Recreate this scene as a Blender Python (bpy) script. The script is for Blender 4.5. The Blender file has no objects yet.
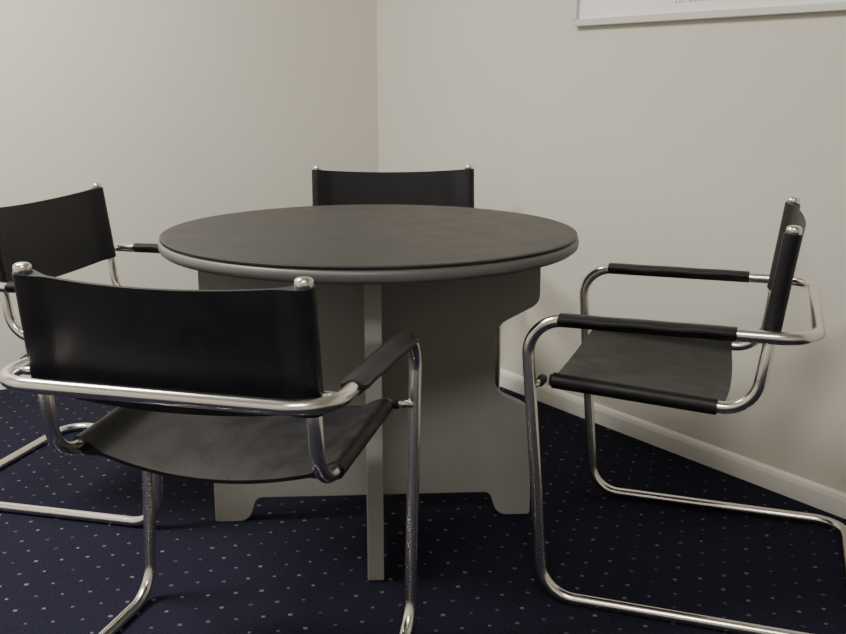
import bpy, bmesh, math, random
from mathutils import Vector, Matrix
scene = bpy.context.scene
random.seed(3)

# ------------------------------------------------------------ materials
def newmat(name):
    m = bpy.data.materials.new(name); m.use_nodes = True
    nt = m.node_tree
    return m, nt, nt.nodes['Principled BSDF']

def simple(name, col, rough=0.5, metal=0.0, noise=0.0, nscale=40, bump=0.0, bscale=300, spec=None, rvar=0.0):
    m, nt, b = newmat(name)
    b.inputs['Base Color'].default_value = (*col, 1)
    b.inputs['Roughness'].default_value = rough
    b.inputs['Metallic'].default_value = metal
    if spec is not None: b.inputs['Specular IOR Level'].default_value = spec
    tc = nt.nodes.new('ShaderNodeTexCoord')
    if noise > 0 or rvar > 0:
        n = nt.nodes.new('ShaderNodeTexNoise'); n.inputs['Scale'].default_value = nscale
        n.inputs['Detail'].default_value = 6
        nt.links.new(tc.outputs['Object'], n.inputs['Vector'])
        r = nt.nodes.new('ShaderNodeMapRange')
        r.inputs['From Min'].default_value = .3; r.inputs['From Max'].default_value = .7
        r.inputs['To Min'].default_value = 1 - noise; r.inputs['To Max'].default_value = 1 + noise
        nt.links.new(n.outputs['Fac'], r.inputs['Value'])
        vm = nt.nodes.new('ShaderNodeVectorMath'); vm.operation = 'SCALE'
        vm.inputs[0].default_value = col
        nt.links.new(r.outputs['Result'], vm.inputs['Scale'])
        nt.links.new(vm.outputs['Vector'], b.inputs['Base Color'])
        if rvar > 0:
            r2 = nt.nodes.new('ShaderNodeMapRange')
            r2.inputs['From Min'].default_value = .3; r2.inputs['From Max'].default_value = .7
            r2.inputs['To Min'].default_value = rough - rvar; r2.inputs['To Max'].default_value = rough + rvar
            nt.links.new(n.outputs['Fac'], r2.inputs['Value'])
            nt.links.new(r2.outputs['Result'], b.inputs['Roughness'])
    if bump > 0:
        n2 = nt.nodes.new('ShaderNodeTexNoise'); n2.inputs['Scale'].default_value = bscale
        n2.inputs['Detail'].default_value = 3
        nt.links.new(tc.outputs['Object'], n2.inputs['Vector'])
        bp = nt.nodes.new('ShaderNodeBump'); bp.inputs['Strength'].default_value = bump
        bp.inputs['Distance'].default_value = .002
        nt.links.new(n2.outputs['Fac'], bp.inputs['Height'])
        nt.links.new(bp.outputs['Normal'], b.inputs['Normal'])
    return m

M_wall = simple('wall_paint', (.635, .614, .552), .6, noise=.015, nscale=3, bump=.15, bscale=180)
M_ceil = simple('ceiling_paint', (.78, .77, .74), .8)
M_base = simple('baseboard_paint', (.82, .81, .78), .45)
M_chrome = simple('chrome_tube', (.82, .80, .76), .22, 1.0)
M_leather = simple('black_leather', (.006, .006, .009), .42, noise=.25, nscale=25, bump=.35, bscale=450, rvar=.06, spec=.35)
M_seat = simple('seat_leather', (.009, .0088, .0100), .42, noise=.2, nscale=18, bump=.35, bscale=400, rvar=.07, spec=.42)
M_top = simple('table_pad_vinyl', (.018, .0178, .0188), .43, noise=.10, nscale=14, bump=.3, bscale=220, rvar=.03, spec=.42)
M_rim = simple('table_rim_laminate', (.14, .14, .139), .45, noise=.05, nscale=30)
M_panel = simple('table_base_laminate', (.31, .305, .29), .6, noise=.03, nscale=20, spec=.3)
M_frame = simple('picture_frame_silver', (.62, .61, .60), .35, .3)
M_paper = simple('picture_paper', (.86, .86, .86), .35)
M_ink = simple('print_ink', (.40, .40, .42), .6)
M_rubber = simple('black_rubber', (.01, .01, .01), .6)

def carpet():
    m, nt, b = newmat('navy_dotted_carpet')
    N = nt.nodes; L = nt.links
    tc = N.new('ShaderNodeTexCoord')
    mp = N.new('ShaderNodeMapping')
    mp.inputs['Rotation'].default_value = (0, 0, math.radians(-10))
    s = 1/.057
    mp.inputs['Scale'].default_value = (s, s, s)
    L.new(tc.outputs['Object'], mp.inputs['Vector'])
    sp = N.new('ShaderNodeSeparateXYZ'); L.new(mp.outputs['Vector'], sp.inputs[0])
    def math_(op, a, bb=None):
        n = N.new('ShaderNodeMath'); n.operation = op
        for i, v in enumerate((a, bb)):
            if v is None: continue
            if isinstance(v, (int, float)): n.inputs[i].default_value = v
            else: L.new(v, n.inputs[i])
        return n.outputs[0]
    y = sp.outputs['Y']; x = sp.outputs['X']
    row = math_('FLOOR', y)
    par = math_('MODULO', math_('ABSOLUTE', row), 2)
    x2 = math_('ADD', x, math_('MULTIPLY', par, .5))
    col = math_('FLOOR', x2)
    cmb = N.new('ShaderNodeCombineXYZ'); L.new(col, cmb.inputs[0]); L.new(row, cmb.inputs[1])
    wn = N.new('ShaderNodeTexWhiteNoise'); wn.noise_dimensions = '2D'; L.new(cmb.outputs[0], wn.inputs['Vector'])
    sc = N.new('ShaderNodeSeparateColor'); L.new(wn.outputs['Color'], sc.inputs['Color'])
    jx = math_('MULTIPLY', math_('SUBTRACT', sc.outputs[0], .5), .12)
    jy = math_('MULTIPLY', math_('SUBTRACT', sc.outputs[1], .5), .12)
    fx = math_('ABSOLUTE', math_('ADD', math_('SUBTRACT', math_('FRACT', x2), .5), jx))
    fy = math_('ABSOLUTE', math_('ADD', math_('SUBTRACT', math_('FRACT', y), .5), jy))
    size = math_('ADD', math_('MULTIPLY', sc.outputs[2], .03), .050)
    dot = math_('LESS_THAN', math_('MAXIMUM', fx, fy), size)
    strg = math_('MULTIPLY', dot, math_('ADD', math_('MULTIPLY', wn.outputs['Value'], .60), .15))
    nz = N.new('ShaderNodeTexNoise'); nz.inputs['Scale'].default_value = 220; nz.inputs['Detail'].default_value = 4
    L.new(tc.outputs['Object'], nz.inputs['Vector'])
    ramp = N.new('ShaderNodeValToRGB')
    ramp.color_ramp.elements[0].position = .3; ramp.color_ramp.elements[0].color = (.008, .0075, .017, 1)
    ramp.color_ramp.elements[1].position = .75; ramp.color_ramp.elements[1].color = (.021, .021, .042, 1)
    L.new(nz.outputs['Fac'], ramp.inputs['Fac'])
    mix = N.new('ShaderNodeMix'); mix.data_type = 'RGBA'
    L.new(strg, mix.inputs['Factor']); L.new(ramp.outputs['Color'], mix.inputs['A'])
    mix.inputs['B'].default_value = (.23, .23, .265, 1)
    L.new(mix.outputs['Result'], b.inputs['Base Color'])
    b.inputs['Roughness'].default_value = .95
    b.inputs['Specular IOR Level'].default_value = .1
    bp = N.new('ShaderNodeBump'); bp.inputs['Strength'].default_value = .6; bp.inputs['Distance'].default_value = .004
    L.new(nz.outputs['Fac'], bp.inputs['Height']); L.new(bp.outputs['Normal'], b.inputs['Normal'])
    return m
M_carpet = carpet()

# ------------------------------------------------------------ mesh helpers
def mkobj(name, verts, faces, mat, smooth=False, parent=None):
    me = bpy.data.meshes.new(name)
    me.from_pydata([tuple(v) for v in verts], [], faces)
    me.materials.append(mat)
    bm = bmesh.new(); bm.from_mesh(me)
    bmesh.ops.recalc_face_normals(bm, faces=bm.faces)
    bm.to_mesh(me); bm.free()
    if smooth:
        for p in me.polygons: p.use_smooth = True
    o = bpy.data.objects.new(name, me)
    scene.collection.objects.link(o)
    if parent: o.parent = parent
    return o

def empty(name, loc, rotz):
    e = bpy.data.objects.new(name, None)
    e.empty_display_size = .1
    scene.collection.objects.link(e)
    e.location = loc; e.rotation_euler = (0, 0, rotz)
    return e

def rounded(points, radii, closed=False, seg=9):
    P = [Vector(p) for p in points]; n = len(P); out = []
    for i in range(n):
        r = radii[i]
        if (not closed and i in (0, n-1)) or r <= 0:
            out.append(P[i]); continue
        a = (P[i-1]-P[i]).normalized(); b = (P[(i+1) % n]-P[i]).normalized()
        ang = a.angle(b); t = r/math.tan(ang/2)
        c = P[i] + (a+b).normalized()*(r/math.sin(ang/2))
        s = P[i]+a*t - c; e = P[i]+b*t - c
        tot = s.angle(e)
        for k in range(seg+1):
            f = k/seg
            v = (s*math.sin((1-f)*tot)+e*math.sin(f*tot))/math.sin(tot)
            out.append(c+v)
    return out

def tube(name, pts, r, mat, parent, closed=False, ns=18, caps=True):
    pts = [Vector(p) for p in pts]; n = len(pts)
    verts = []; faces = []
    def tan(i):
        if closed: return (pts[(i+1) % n]-pts[i-1]).normalized()
        if i == 0: return (pts[1]-pts[0]).normalized()
        if i == n-1: return (pts[-1]-pts[-2]).normalized()
        return ((pts[i+1]-pts[i]).normalized()+(pts[i]-pts[i-1]).normalized()).normalized()
    t0 = tan(0)
    up = Vector((0, 0, 1)) if abs(t0.z) < .9 else Vector((1, 0, 0))
    u = (up - t0*up.dot(t0)).normalized(); frames = []
    for i in range(n):
        t = tan(i); u = (u - t*u.dot(t)).normalized(); frames.append((t, u, t.cross(u)))
    twist = 0
    if closed:
        t = frames[0][0]; uu = (u - t*u.dot(t)).normalized()
        twist = math.atan2(uu.dot(frames[0][2]), uu.dot(frames[0][1]))
    for i in range(n):
        t, u, v = frames[i]; tw = -twist*i/n
        for k in range(ns):
            a = 2*math.pi*k/ns + tw
            verts.append(pts[i]+(u*math.cos(a)+v*math.sin(a))*r)
    m = n if closed else n-1
    for i in range(m):
        j = (i+1) % n
        for k in range(ns):
            k2 = (k+1) % ns
            faces.append((i*ns+k, i*ns+k2, j*ns+k2, j*ns+k))
    if not closed and caps:
        faces.append(tuple(range(ns))); faces.append(tuple((n-1)*ns+k for k in range(ns)))
    o = mkobj(name, verts, faces, mat, True, parent)
    return o

def lathe(name, prof, mat, parent=None, ns=96, smooth=True, loc=(0, 0, 0), axis='z'):
    verts = []; faces = []; n = len(prof)
    for k in range(ns):
        a = 2*math.pi*k/ns
        for r, z in prof:
            verts.append((loc[0]+r*math.cos(a), loc[1]+r*math.sin(a), loc[2]+z))
    for k in range(ns):
        k2 = (k+1) % ns
        for i in range(n-1):
            faces.append((k*n+i, k2*n+i, k2*n+i+1, k*n+i+1))
    faces.append(tuple(k*n for k in range(ns))); faces.append(tuple(k*n+n-1 for k in range(ns)))
    o = mkobj(name, verts, faces, mat, smooth, parent)
    return o

def sharp(o, ang=35):
    me = o.data
    bm = bmesh.new(); bm.from_mesh(me)
    for e in bm.edges:
        if len(e.link_faces) == 2 and e.calc_face_angle(0) > math.radians(ang): e.smooth = False
    bm.to_mesh(me); bm.free()

def prism(name, poly, z0, z1, mat, parent=None):
    n = len(poly)
    v = [(x, y, z0) for x, y in poly]+[(x, y, z1) for x, y in poly]
    f = [tuple(range(n)), tuple(range(n, 2*n))]+[(i, (i+1) % n, n+(i+1) % n, n+i) for i in range(n)]
    return mkobj(name, v, f, mat, False, parent)

def bevel(o, w, s=3):
    md = o.modifiers.new('bevel', 'BEVEL'); md.width = w; md.segments = s; md.limit_method = 'ANGLE'
    return md

# ------------------------------------------------------------ room
C = Vector((-.185, 4.171)); dl = Vector((-.883, -.469)).normalized(); dr = Vector((.575, -.818)).normalized()
A = C+dl*3.8; B = C+dr*5.4; D = A+B-C
HC = 2.5; T = .12
cen = (A+B)/2
def wall(name, p, q):
    d = (q-p).normalized(); n = Vector((d.y, -d.x))
    if (cen-p).dot(n) > 0: n = -n
    poly = [p, q, q+n*T+d*T, p+n*T-d*T]
    return prism(name, [(a.x, a.y) for a in poly], 0, HC, M_wall), n
wall('wall_left', A, C); wall('wall_right', C, B); wall('wall_back', D, A); wall('wall_front', B, D)
room = [A, C, B, D]
def off(poly, t):
    c = sum(poly, Vector((0, 0)))/4
    return [(p+(p-c).normalized()*t) for p in poly]
fl = prism('floor', [(p.x, p.y) for p in off(room, .2)], -.1, 0, M_carpet)
ce = prism('ceiling', [(p.x, p.y) for p in off(room, .2)], HC, HC+.1, M_ceil)

def baseboard(name, p, q):
    d = (q-p).normalized(); n = Vector((d.y, -d.x))
    if (cen-p).dot(n) < 0: n = -n
    prof = [(0, 0), (.013, 0), (.013, .045), (.010, .056), (.004, .062), (0, .062)]
    v = []; f = []
    for base, ext in ((p, 0), (q, 0)):
        for t, z in prof:
            w = base+n*t; v.append((w.x, w.y, z))
    k = len(prof)
    f = [tuple(range(k)), tuple(range(k, 2*k))]+[(i, (i+1) % k, k+(i+1) % k, k+i) for i in range(k)]
    mkobj(name, v, f, M_base)
baseboard('baseboard_left', A, C); baseboard('baseboard_right', C, B)
baseboard('baseboard_back', D, A); baseboard('baseboard_front', B, D)

# ------------------------------------------------------------ framed picture on right wall
nr = Vector((-dr.y, dr.x));
if (cen-C).dot(nr) < 0: nr = -nr
fp = empty('framed_picture', (0, 0, 0), 0)
s0 = 1.153; W = 1.15; Hh = .80; zb = 1.247; FW = .020; FD = .024
def wp(s, z, o): w = C+dr*s+nr*o; return (w.x, w.y, z)
def wallbox(name, s0, s1, z0, z1, o0, o1, mat, par):
    v = [wp(s, z, o) for o in (o0, o1) for s, z in ((s0, z0), (s1, z0), (s1, z1), (s0, z1))]
    f = [(0, 1, 2, 3), (4, 5, 6, 7)]+[(i, (i+1) % 4, 4+(i+1) % 4, 4+i) for i in range(4)]
    return mkobj(name, v, f, mat, False, par)
for nm, a in (('frame_bottom', (s0, s0+W, zb, zb+FW)), ('frame_top', (s0, s0+W, zb+Hh-FW, zb+Hh)),
              ('frame_left', (s0, s0+FW, zb+FW, zb+Hh-FW)), ('frame_right', (s0+W-FW, s0+W, zb+FW, zb+Hh-FW))):
    bevel(wallbox(nm, *a, .001, FD, M_frame, fp), .002, 2)
wallbox('print_sheet', s0+FW, s0+W-FW, zb+FW, zb+Hh-FW, .001, .012, M_paper, fp)
x = s0+.40
i = 0
while x < s0+.56:
    w = random.choice((.004, .006, .008, .005))
    wallbox('caption_%d' % i, x, x+w, zb+.047, zb+.052, .012, .0125, M_ink, fp); x += w+random.choice((.003, .003, .007)); i += 1
wallbox('print_artwork', s0+.12, s0+W-.12, zb+.12, zb+Hh-.08, .012, .0126, simple('artwork_ink', (.35, .38, .42), .5, noise=.6, nscale=6), fp)

# ------------------------------------------------------------ chair
R = .0125
def sling(name, stations, hw_tube, mat, parent, sag, dipf=None):
    Rs = R+.0045; th = .0035; NV = 26
    verts = []; faces = []; m = None
    for (Lp, Rp, nrm, pd, f) in stations:
        Lp = Vector(Lp); Rp = Vector(Rp); u = (Rp-Lp).normalized(); wd = (Rp-Lp).length
        ds = []
        for k in range(9):
            a = math.pi/2*k/8
            ds.append((-math.cos(a)*Rs, math.sin(a)*Rs))
        body = []
        for k in range(1, 8):
            q = k/8; d = q*.05
            body.append((d, Rs*(1-q*q*(3-2*q))+th*(q*q*(3-2*q))))
        mid = [(.05+(wd-.10)*k/NV, th) for k in range(NV+1)]
        half = ds+body+mid+[(wd-d, h) for d, h in reversed(body)]+[(wd-d, h) for d, h in reversed(ds)]
        loop = half+[(d, -h) for d, h in reversed(half[1:-1])]
        if m is None: m = len(loop)
        for d, h in loop:
            q = min(max(d/wd, 0), 1); b = 4*q*(1-q)
            p = Lp+u*d+nrm*(h - sag(f)*b)
            if dipf: p += pd*dipf(f)*b
            verts.append(p)
    ns = len(stations)
    for i in range(ns-1):
        for k in range(m):
            k2 = (k+1) % m
            faces.append((i*m+k, i*m+k2, (i+1)*m+k2, (i+1)*m+k))
    hn = m//2+1
    for base in (0, (ns-1)*m):
        for k in range(hn-1):
            a, b2 = base+k, base+k+1
            c, d2 = base+(m-k-1) % m, base+(m-k) % m
            if k == 0: faces.append((a, b2, c))
            elif k == hn-2: faces.append((a, b2, d2))
            else: faces.append((a, b2, c, d2))
    o = mkobj(name, verts, faces, mat, True, parent); sharp(o, 50)
    return o

def chair(loc, ang, ztop=.80, arm=.618, loop=-.50, depth=-.63, hw=.30, py=.25, bx=0.0, sag=.014):
    e = empty('cantilever_armchair', (loc[0], loc[1], 0), math.radians(ang))
    xt = .05
    pts = [(depth, hw, R), (0, hw, R), (xt, hw, arm), (loop, hw, arm), (loop, -hw, arm), (xt, -hw, arm), (0, -hw, R), (depth, -hw, R)]
    tube('frame_tube', rounded(pts, [.075, .075, .07, .075, .075, .07, .075, .075], True, 12), R, M_chrome, e, True, 24)
    zr = .452; zf = .478
    ptop = Vector((-.450+bx, 0, ztop)); pbot = Vector((-.405+bx, 0, zr))
    for sgn, nm in ((1, 'l'), (-1, 'r')):
        y = sgn*py
        path = rounded([(ptop.x, y, ptop.z), (pbot.x, y, zr), (.008, y, zf)], [0, .07, 0], False, 12)
        tube('back_post_'+nm, path, R, M_chrome, e)
        lathe('post_cap_'+nm, [(0.006, .007), (.0105, .006), (.0140, .003), (.0145, -.001), (.0145, -.012), (.0125, -.014)], M_chrome, e, 24,
                    loc=(ptop.x, y, ptop.z))
        fx = xt*(zf-.02)/arm
        tube('seat_bolt_'+nm, [(fx-.012, y, zf-.001), (fx-.006, sgn*hw, zf-.001)], .0075, M_chrome, e, ns=14)
        tube('seat_bolt_head_'+nm, [(fx-.012, y-sgn*.006, zf-.001), (fx-.012, y+sgn*.022, zf-.001)], .010, M_rubber, e, ns=14)
        tx = ptop.x+(pbot.x-ptop.x)*(ztop-arm)/(ztop-zr)
        tube('arm_bolt_'+nm, [(tx, y, arm), (tx, sgn*hw, arm)], .007, M_chrome, e, ns=14)
        # arm pad : flattened leather strip sleeve on the arm tube
        v = []; f = []; n = 30; ns = 20; xa, xb = -.018, -.362-bx*-.6
        for i in range(n+1):
            q = i/n; x = xa+(xb-xa)*q
            end = min(1, min(q, 1-q)/.03); sc = .85+.15*math.sqrt(max(0, 1-(1-end)**2))
            ww = (.027-.003*q)*sc
            for k in range(ns):
                a = 2*math.pi*k/ns
                ca, sa = math.cos(a), math.sin(a)
                cx = math.copysign(abs(ca)**.8, ca)
                hgt = .0042+(.0098)*max(0, 1-(abs(cx)*.027/.0185)**2)**.5
                zz = (hgt if sa >= 0 else -hgt*1.0)*min(1, abs(sa)*3)
                v.append((x, sgn*hw+cx*ww, arm+.001+zz+.004*(abs(cx)**2)+.001*math.sin(q*17)*abs(cx)))
        for i in range(n):
            for k in range(ns):
                k2 = (k+1) % ns; f.append((i*ns+k, i*ns+k2, (i+1)*ns+k2, (i+1)*ns+k))
        f.append(tuple(range(ns))); f.append(tuple(n*ns+k for k in range(ns)))
        sharp(mkobj('arm_pad_'+nm, v, f, M_seat, True, e), 60)
    rail = (Vector((.008, 0, zf))-Vector((pbot.x, 0, zr))).normalized()
    nrm = Vector((-rail.z, 0, rail.x))
    st = []
    for i in range(17):
        f = i/16; x = .002+(-.335+bx-.002)*f
        z = zr+(x-pbot.x)*(zf-zr)/(.008-pbot.x)
        st.append(((x, py, z), (x, -py, z), nrm, -rail, f))
    sling('seat_sling', st, R, M_seat, e, lambda f: sag+sag*f, lambda f: -.006+.022*f*f)
    pdn = (pbot-ptop).normalized(); bn = Vector((-pdn.z, 0, pdn.x))
    st = []
    L = .205/abs(pdn.z)
    for i in range(13):
        f = i/12; p = ptop+pdn*(.008+L*f)
        st.append(((p.x, py, p.z), (p.x, -py, p.z), bn, pdn, f))
    sling('back_sling', st, R, M_leather, e, lambda f: .024-.004*f, lambda f: .008+.002*f)
    return e

chair((-.3065, 1.888), 75.3, ztop=.799, loop=-.442, hw=.290, py=.239, bx=.055, depth=-.60, sag=.018)
chair((.3575, 2.237), 160.3, ztop=.817, bx=.005, loop=-.505)
chair((-.589, 2.591), -13.8, ztop=.787, arm=.596, bx=.01)
chair((-.066, 2.86), -86, ztop=.808, hw=.283)

# ------------------------------------------------------------ table
tb = empty('round_conference_table', (-.126, 2.381, 0), math.radians(3.5))
r = .495
prof = [(.02, .702), (r-.020, .702), (r-.008, .704), (r-.002, .709), (r, .715), (r, .723), (r-.002, .728), (r-.007, .7315), (r-.014, .732), (.02, .732)]
sharp(lathe('table_top', prof, M_rim, tb, 128), 50)
pr = r-.004
prof = [(.02, .7322), (pr-.003, .7322), (pr, .7335), (pr, .7375), (pr-.003, .739), (pr-.012, .7392), (.02, .7392)]
sharp(lathe('table_pad', prof, M_top, tb, 128), 40)

def fillet2(poly, rad):
    P = [Vector((x, 0, z)) for x, z in poly]
    o = rounded(P, rad, True, 7)
    return [(p.x, p.z) for p in o]
def panel(name, half, mid, th, axis):
    top = .7018
    half_t = half+.012
    rp = [(half_t, top), (half_t, .555), (mid, .500), (mid, .330), (half, .285), (half, 0), (half-.085, 0), (half-.105, .063)]
    rr = [0, .035, .05, .05, .05, .008, .035, .02]
    poly = rp+[(-x, z) for x, z in reversed(rp)]
    pr_ = rr+list(reversed(rr))
    pl = fillet2(poly, pr_)
    n = len(pl); v = []
    for t in (-th/2, th/2):
        for a, z in pl:
            v.append((a, t, z) if axis == 'x' else (t, a, z))
    f = [tuple(range(n)), tuple(range(n, 2*n))]+[(i, (i+1) % n, n+(i+1) % n, n+i) for i in range(n)]
    o = mkobj(name, v, f, M_panel, False, tb)
    bevel(o, .002, 2)
    return o
panel('base_panel_wide', .40, .305, .036, 'x')
panel('base_panel_cross', .352, .335, .036, 'y')

# ------------------------------------------------------------ ceiling light and added fill light
def ceiling_or_fill(cx, cy, w, h, ang, power):
    e = empty('ceiling_or_fill_light', (cx, cy, 0), ang)
    mkobj('housing', [(sx*w/2+sx*.03, sy*h/2+sy*.03, z) for z in (HC-.03, HC-.001) for sx, sy in ((-1, -1), (1, -1), (1, 1), (-1, 1))],
               [(0, 1, 2, 3), (4, 5, 6, 7), (0, 1, 5, 4), (1, 2, 6, 5), (2, 3, 7, 6), (3, 0, 4, 7)], M_base, False, e)
    m, nt, b = newmat('diffuser_%d' % int(power))
    b.inputs['Base Color'].default_value = (.9, .9, .88, 1)
    b.inputs['Emission Color'].default_value = (1, .96, .88, 1); b.inputs['Emission Strength'].default_value = 3.0
    mkobj('diffuser', [(sx*w/2, sy*h/2, HC-.033) for sx, sy in ((-1, -1), (1, -1), (1, 1), (-1, 1))], [(0, 1, 2, 3)], m, False, e)
    ld = bpy.data.lights.new('lamp', 'AREA'); ld.shape = 'RECTANGLE'; ld.size = w; ld.size_y = h; ld.energy = power
    ld.color = (1, .95, .87)
    lo = bpy.data.objects.new('lamp', ld); scene.collection.objects.link(lo); lo.parent = e
    lo.location = (0, 0, HC-.045)
ceiling_or_fill(-1.45, 2.15, 1.1, .55, math.radians(28), 92)
ceiling_or_fill(-.2, -.1, 1.1, .55, math.radians(28), 36)  # added fill light behind the camera, modelled like the ceiling fixture

w = bpy.data.worlds.new('world'); scene.world = w; w.use_nodes = True
w.node_tree.nodes['Background'].inputs[0].default_value = (.9, .9, 1, 1)
w.node_tree.nodes['Background'].inputs[1].default_value = .1

# ------------------------------------------------------------ camera
cd = bpy.data.cameras.new('camera'); cd.sensor_width = 36; cd.lens = 1000/846*36; cd.clip_start = .05
co = bpy.data.objects.new('camera', cd); scene.collection.objects.link(co)
co.location = (0, 0, 1.09); co.rotation_euler = (math.radians(90-13.4), 0, 0)
scene.camera = co
